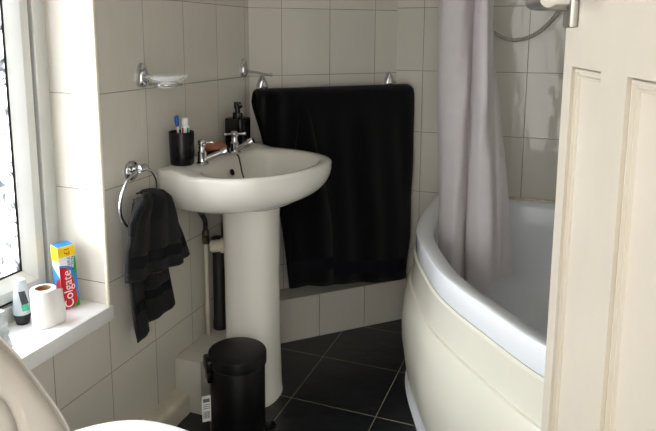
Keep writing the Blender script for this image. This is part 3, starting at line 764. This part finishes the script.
# ------------------------------------------------------------------ toilet
TA = radians(10); TH = Vector((.26, .70, .425))
tf = Vector((cos(TA), sin(TA), 0)); tw_ = Vector((-sin(TA), cos(TA), 0)); tl_ = radians(14)
tup = -tf*sin(tl_)+Vector((0, 0, 1))*cos(tl_); tnn = tf*cos(tl_)+Vector((0, 0, 1))*sin(tl_)
wc_ = thing('toilet', 'white toilet with its seat and lid raised under the window', 'toilet', (.40, .755, 0), TA)
def oval(cx, rx0, rx1, ry, z, n=64):     # local forward axis; rounder at the front
    out = []
    for i in range(n):
        a = 2*pi*i/n; c, s = cos(a), sin(a)
        f = cx-.055+(rx1 if c > 0 else rx0)*c; w = .032+1.03*ry*s*(1 if c > 0 else 1-.35*c*c)
        p = Vector((TH.x, TH.y, 0))+tf*f+tw_*w; out.append(Vector((max(p.x, .006), p.y, z)))
    return out
bm = B()
rings = [oval(.16, .25, .17, .115, 0), oval(.16, .25, .17, .115, .015), oval(.16, .24, .14, .10, .08), oval(.17, .24, .15, .11, .2), oval(.19, .24, .20, .155, .32), oval(.20, .22, .235, .180, .385), oval(.20, .21, .240, .187, .405), oval(.20, .21, .240, .187, .418), oval(.20, .205, .235, .182, .4235), oval(.20, .19, .205, .150, .424), oval(.20, .17, .19, .138, .416), oval(.20, .155, .18, .13, .38), oval(.20, .13, .15, .105, .28), oval(.19, .08, .09, .06, .2), oval(.19, .04, .05, .03, .185)]
loft(bm, rings); part('pan', bm, M['ceramic_bright'], wc_, smooth=60)
# raised lid (rear) and raised seat ring (front), in the leaning plane: (w, h)
prof_h = [(-.024, .150), (-.022, .172), (-.012, .178), (.033, .167), (.07, .153), (.112, .137), (.145, .123), (.178, .109), (.232, .080), (.28, .052), (.315, .028), (.33, 0)]
def seat_outline(scale=1, inset=0):
    pts = [(w-inset, h-(inset if h > .1 else -inset if h < -.02 else 0)*sm((abs(h-.0))/.29)) for h, w in prof_h]
    pts = [(max(w, 0), h) for w, h in pts]
    sp3 = smooth_path([(w, h, 0) for w, h in pts], 6)
    r = [(p.x, p.y) for p in sp3]
    return r+[(-w, h) for w, h in r[::-1][1:]]
def lidP(w, h, n): return TH+tw_*w+tup*h+tnn*n
ol_ = seat_outline()
cen = (0, .095)
def ring_sc(k, n, o=ol_, c=cen): return [lidP(c[0]+(w-c[0])*k, c[1]+(h-c[1])*k, n) for w, h in o]
bm = B(); loft(bm, [ring_sc(.985, -.028), ring_sc(1.0, -.022), ring_sc(1.0, -.006), ring_sc(.985, -.001), ring_sc(.95, -.001), ring_sc(.93, -.010)])
part('lid', bm, M['lid'], wc_, smooth=50)
hole = [(cos(a)*.074, .055+sin(a)*.085) for a in [2*pi*i/len(ol_) for i in range(len(ol_))]]
# order hole points by the same angle as the outline
hole = []
for w, h in ol_:
    a = math.atan2((h-.085)/.09, (w)/.06); hole.append((cos(a)*.050, .085+sin(a)*.075))
def mixo(t, n):
    return [lidP(lerp(cen[0]+(w-cen[0])*.82, hw, t), lerp(cen[1]+(h-cen[1])*.82, hh, t), n) for (w, h), (hw, hh) in zip(ol_, hole)]
bm = B(); rg = [mixo(0, .002), mixo(0, .010), mixo(.06, .016), mixo(.45, .020), mixo(.85, .016), mixo(.97, .011), mixo(1, .006), mixo(.97, .001)]
loft(bm, rg+[rg[0]], False, False); part('seat', bm, M['seat'], wc_, smooth=60)
for w in (-.08, .08):
    bm = B(); p = TH+tw_*w+tf*.005
    tube(bm, [p-tw_*.02, p+tw_*.02], .012, 16); lathe(bm, [(.014, 0), (.014, .006), (.008, .01)], (p.x, p.y, .4225), 16); part('hinge', bm, M['chrome'], wc_)

# ------------------------------------------------------------------ things on the window sill
SZ = WZ0+.0005
# toothpaste carton
tcn = thing('toothpaste_box', 'upright red, blue and yellow toothpaste carton on the sill', 'toothpaste box', (-.105, 1.213, SZ))
bu = Vector((.4, .9165, 0)).normalized(); bv = Vector((-bu.y, bu.x, 0))     # u along front face, v depth
CW, CDp, CH = .0455, .042, .170
CM = Matrix(((bu.x, bv.x, 0, -.087), (bu.y, bv.y, 0, 1.203), (0, 0, 1, SZ), (0, 0, 0, 1)))
CM = CM @ Matrix.Rotation(radians(-2.), 4, 'Y')
def cpart(name, bm, m, label=None, par=None):
    bmesh.ops.transform(bm, matrix=CM, verts=bm.verts); return part(name, bm, M[m], par or tcn, label, smooth=30)
crt = cpart('carton', box(B(), (0, 0, 0), (CW, CDp, CH), .0008), 'cartonwhite', 'white and blue carton')
def on_front(poly, d=.0004):     # polygon in front face (u, z)
    bm = B(); t = bmesh.new(); f = t.faces.new([t.verts.new((x, -.0001, z)) for x, z in poly]); r = bmesh.ops.extrude_face_region(t, geom=[f])
    bmesh.ops.translate(t, vec=(0, -d, 0), verts=[v for v in r['geom'] if isinstance(v, bmesh.types.BMVert)]); merge(bm, t); return bm
def on_left(poly, d=.0004):      # polygon on the narrow left face (v, z)
    bm = B(); t = bmesh.new(); f = t.faces.new([t.verts.new((-.0001, x, z)) for x, z in poly]); r = bmesh.ops.extrude_face_region(t, geom=[f])
    bmesh.ops.translate(t, vec=(-d, 0, 0), verts=[v for v in r['geom'] if isinstance(v, bmesh.types.BMVert)]); merge(bm, t); return bm
yl = cpart('yellow_flash', on_front([(0.0005, .142), (CW-.0005, .142), (CW-.0005, .1695), (.0005, .1695)]), 'yellow', 'yellow price flash')
cpart('blue_area', on_front([(0.0005, .0005), (CW-.0005, .0005), (CW-.0005, .095), (.034, .110), (.018, .118), (.0005, .122)], .0003), 'blue', 'light blue print')
arc = [(.0005, .0008)] + [(CW*.90*cos(a)**.6 if cos(a) > 0 else 0, .002+.114*sin(a)) for a in [0.0, .25, .5, .75, 1.0, 1.2, 1.35, 1.5]] + [(.0005, .116)]
arc = [(max(.0005, x), z) for x, z in arc]
rd = cpart('red_panel', on_front(arc, .0005), 'red', 'red brand panel')
cpart('green_corner', on_front([(.030, .0006), (CW-.0005, .0006), (CW-.0005, .026), (.041, .018)], .0006), 'green', 'green corner')
cpart('green_edge', on_front([(CW-.009, .095), (CW-.0005, .09), (CW-.0005, .138), (CW-.004, .138)], .0005), 'green', 'green edge print')
cpart('yellow_flash', on_left([(.0005, .13), (CDp-.0005, .13), (CDp-.0005, .1695), (.0005, .1695)]), 'yellow', 'yellow price flash')
cpart('blue_area', on_left([(.0005, .002), (CDp-.0005, .002), (CDp-.0005, .112), (.02, .10), (.0005, .09)], .0003), 'blue', 'light blue print')
cpart('red_panel', on_left([(.0005, .001), (.022, .001), (.032, .03), (.028, .06), (.015, .08), (.0005, .086)], .0005), 'red', 'red brand panel')
cpart('blue_top', box(B(), (.001, .001, CH-.0002), (CW-.001, CDp-.001, CH+.0003)), 'blue', 'blue printed end flap')
def ctext(body, size, u, z, m, name, par, sx=1., left=False):
    bm = text_bm(body, size)
    for v in bm.verts: v.co.x *= sx
    # vertical lettering reading upwards
    if not left: Rm = Matrix(((0, -1, 0, u), (0, 0, -1, -.0008), (1, 0, 0, z), (0, 0, 0, 1)))
    else: Rm = Matrix(((0, 0, -1, -.0008), (0, 1, 0, u), (1, 0, 0, z), (0, 0, 0, 1)))
    bmesh.ops.transform(bm, matrix=Rm, verts=bm.verts)
    return cpart(name, bm, m, None, par)
ctext('Colgate', .033, .019, .054, 'white', 'brand_lettering', rd, .98)
ctext('TRIPLE', .0115, .027, .125, 'navy', 'variant_lettering', crt, .85)
ctext('ACTION', .0115, .037, .121, 'navy', 'variant_lettering', crt, .85)
ctext('£1', .021, .024, .156, 'red', 'price_lettering', yl)
ctext('£1', .016, .022, .149, 'red', 'price_lettering', yl, 1, True)

# toilet roll
rx_, ry_ = -.072, 1.126
tro = thing('toilet_roll', 'partly used white toilet roll standing on the sill', 'toilet roll', (rx_, ry_, SZ))
n = 48
def rough_ring(r, z): return [(rx_+r*(1+.012*sin(3*t+z*40))*cos(t), ry_+r*(1+.012*sin(3*t+z*40))*sin(t), SZ+z) for t in [2*pi*k/n for k in range(n)]]
bm = B(); rg = [rough_ring(.0195, .0), rough_ring(.0295, .0), rough_ring(.0305, .002), rough_ring(.0305, .05), rough_ring(.0302, .091), rough_ring(.0290, .093), rough_ring(.0195, .0935)]
loft(bm, rg+[rg[0]], False, False); part('paper', bm, M['paper'], tro, smooth=50)
bm = B(); rg = [rough_ring(.0193, .001), rough_ring(.0193, .0945), rough_ring(.0178, .0945), rough_ring(.0178, .001)]
loft(bm, rg+[rg[0]], False, False); part('core', bm, M['card'], tro, 'cardboard core', smooth=50)
def loose(u, v):
    a = lerp(.05, .95, u); r = .0310+.016*sm((u-.1)/.9)*(1+.12*sin(v*5))
    zt = lerp(.092, .092-.010*u*u, u)
    return (rx_+r*cos(a), ry_+r*sin(a), SZ+lerp(.0015, zt, v)-0)
part('loose_sheet', sheet(loose, 18, 14, .0008), M['paper'], tro, smooth=60)

# deodorant roll-on, cap down
dx, dy = -.128, 1.110
do = thing('deodorant_bottle', 'milky roll-on deodorant bottle with a dark cap, left of the toilet roll', 'deodorant', (dx, dy, SZ))
bm = B(); lathe(bm, [(.0135, 0), (.015, .001), (.0205, .024), (.0205, .027)], (dx, dy, SZ), 36); part('cap', bm, M['darkcap'], do, 'dark cap')
bm = B(); lathe(bm, [(.0205, .0272), (.0212, .030), (.0210, .045), (.0175, .08), (.0135, .105), (.0115, .113), (.006, .116)], (dx, dy, SZ), 36); bd = part('bottle', bm, M['milky'], do, 'milky bottle')
def patch(a0, a1, z0, z1, skew):
    prof2 = [(.030, .0212), (.045, .0210), (.08, .0175), (.105, .0135)]
    bm = B(); rg = []
    for j in range(9):
        z = lerp(z0, z1, j/8); r = interp(z, prof2)+.0003; sh_ = skew*j/8
        rg.append([(dx+r*cos(a), dy+r*sin(a), SZ+z) for a in [lerp(a0, a1, k/8)+sh_ for k in range(9)]])
    loft(bm, rg, False, False, closed=False); bmesh.ops.solidify(bm, geom=bm.faces[:], thickness=.0003); return bm
part('dark_label', patch(-.75, .15, .055, .088, -.35), M['labeldark'], bd, 'dark label')
part('green_label', patch(-.70, .12, .038, .055, -.15), M['labelgreen'], bd, 'green label band')
# clear plastic pack at the left of the picture
pk = thing('plastic_pack', 'crumpled clear plastic pack at the left end of the visible sill', 'plastic pack', (-.08, .93, SZ))
bm = B(); box(bm, (-.125, .87, SZ), (-.045, .995, SZ+.098)); bmesh.ops.subdivide_edges(bm, edges=bm.edges[:], cuts=7, use_grid_fill=True)
random.seed(5)
for v in bm.verts:
    if v.co.z > SZ+.004:
        h = (v.co.z-SZ)/.098
        v.co += Vector((random.uniform(-1, 1), random.uniform(-1, 1), random.uniform(-1, .4)))*.0045
        v.co.x = lerp(v.co.x, -.08, .18*h*h); v.co.y = lerp(v.co.y, .93, .10*h*h)
part('wrapper', bm, M['clearpack'], pk, smooth=25)
bm = B()
for i in range(2):
    for j in range(2):
        lathe(bm, [(.017, .002), (.019, .006), (.019, .06), (.016, .068)], (-.105+i*.04, .908+j*.05, SZ), 20)
part('contents', bm, M['white'], pk, 'white contents', smooth=40)

# ------------------------------------------------------------------ light
def area(name, loc, tgt, size, sy, energy, col):
    l = bpy.data.lights.new(name, 'AREA'); l.shape = 'RECTANGLE'; l.size = size; l.size_y = sy; l.energy = energy; l.color = col
    o = bpy.data.objects.new(name, l); COL.objects.link(o); o.location = loc
    d = Vector(tgt)-Vector(loc); o.rotation_euler = d.to_track_quat('-Z', 'Y').to_euler(); return o
area('daylight_sky', (-1.5, .85, 1.2), (.2, .9, .95), 2.6, 2.2, 540, (.97, .985, 1.0))
w = bpy.data.worlds.new('World'); scn.world = w; w.use_nodes = True
bg = w.node_tree.nodes['Background']; bg.inputs['Color'].default_value = (.96, .95, .92, 1); bg.inputs['Strength'].default_value = 1.6

# ------------------------------------------------------------------ camera
F_, PITCH, YAW = 632.2217, .1583, -.3801
fw = Vector((sin(YAW)*cos(PITCH), cos(YAW)*cos(PITCH), -sin(PITCH))); rt = Vector((cos(YAW), -sin(YAW), 0)); up = rt.cross(fw)
cam = bpy.data.cameras.new('camera'); co = bpy.data.objects.new('camera', cam); COL.objects.link(co)
co.matrix_world = Matrix(((rt.x, up.x, -fw.x, 1.0836), (rt.y, up.y, -fw.y, 0), (rt.z, up.z, -fw.z, 1.1669), (0, 0, 0, 1)))
cam.sensor_fit = 'HORIZONTAL'; cam.sensor_width = 36; cam.lens = F_*36/656
cam.shift_x = 18/656; cam.shift_y = -76.5/656; cam.clip_start = .02
scn.camera = co
scn.view_settings.view_transform = 'Standard'; scn.view_settings.look = 'None'; scn.view_settings.gamma = 1
scn.view_settings.exposure = 1.0; scn.view_settings.use_curve_mapping = False
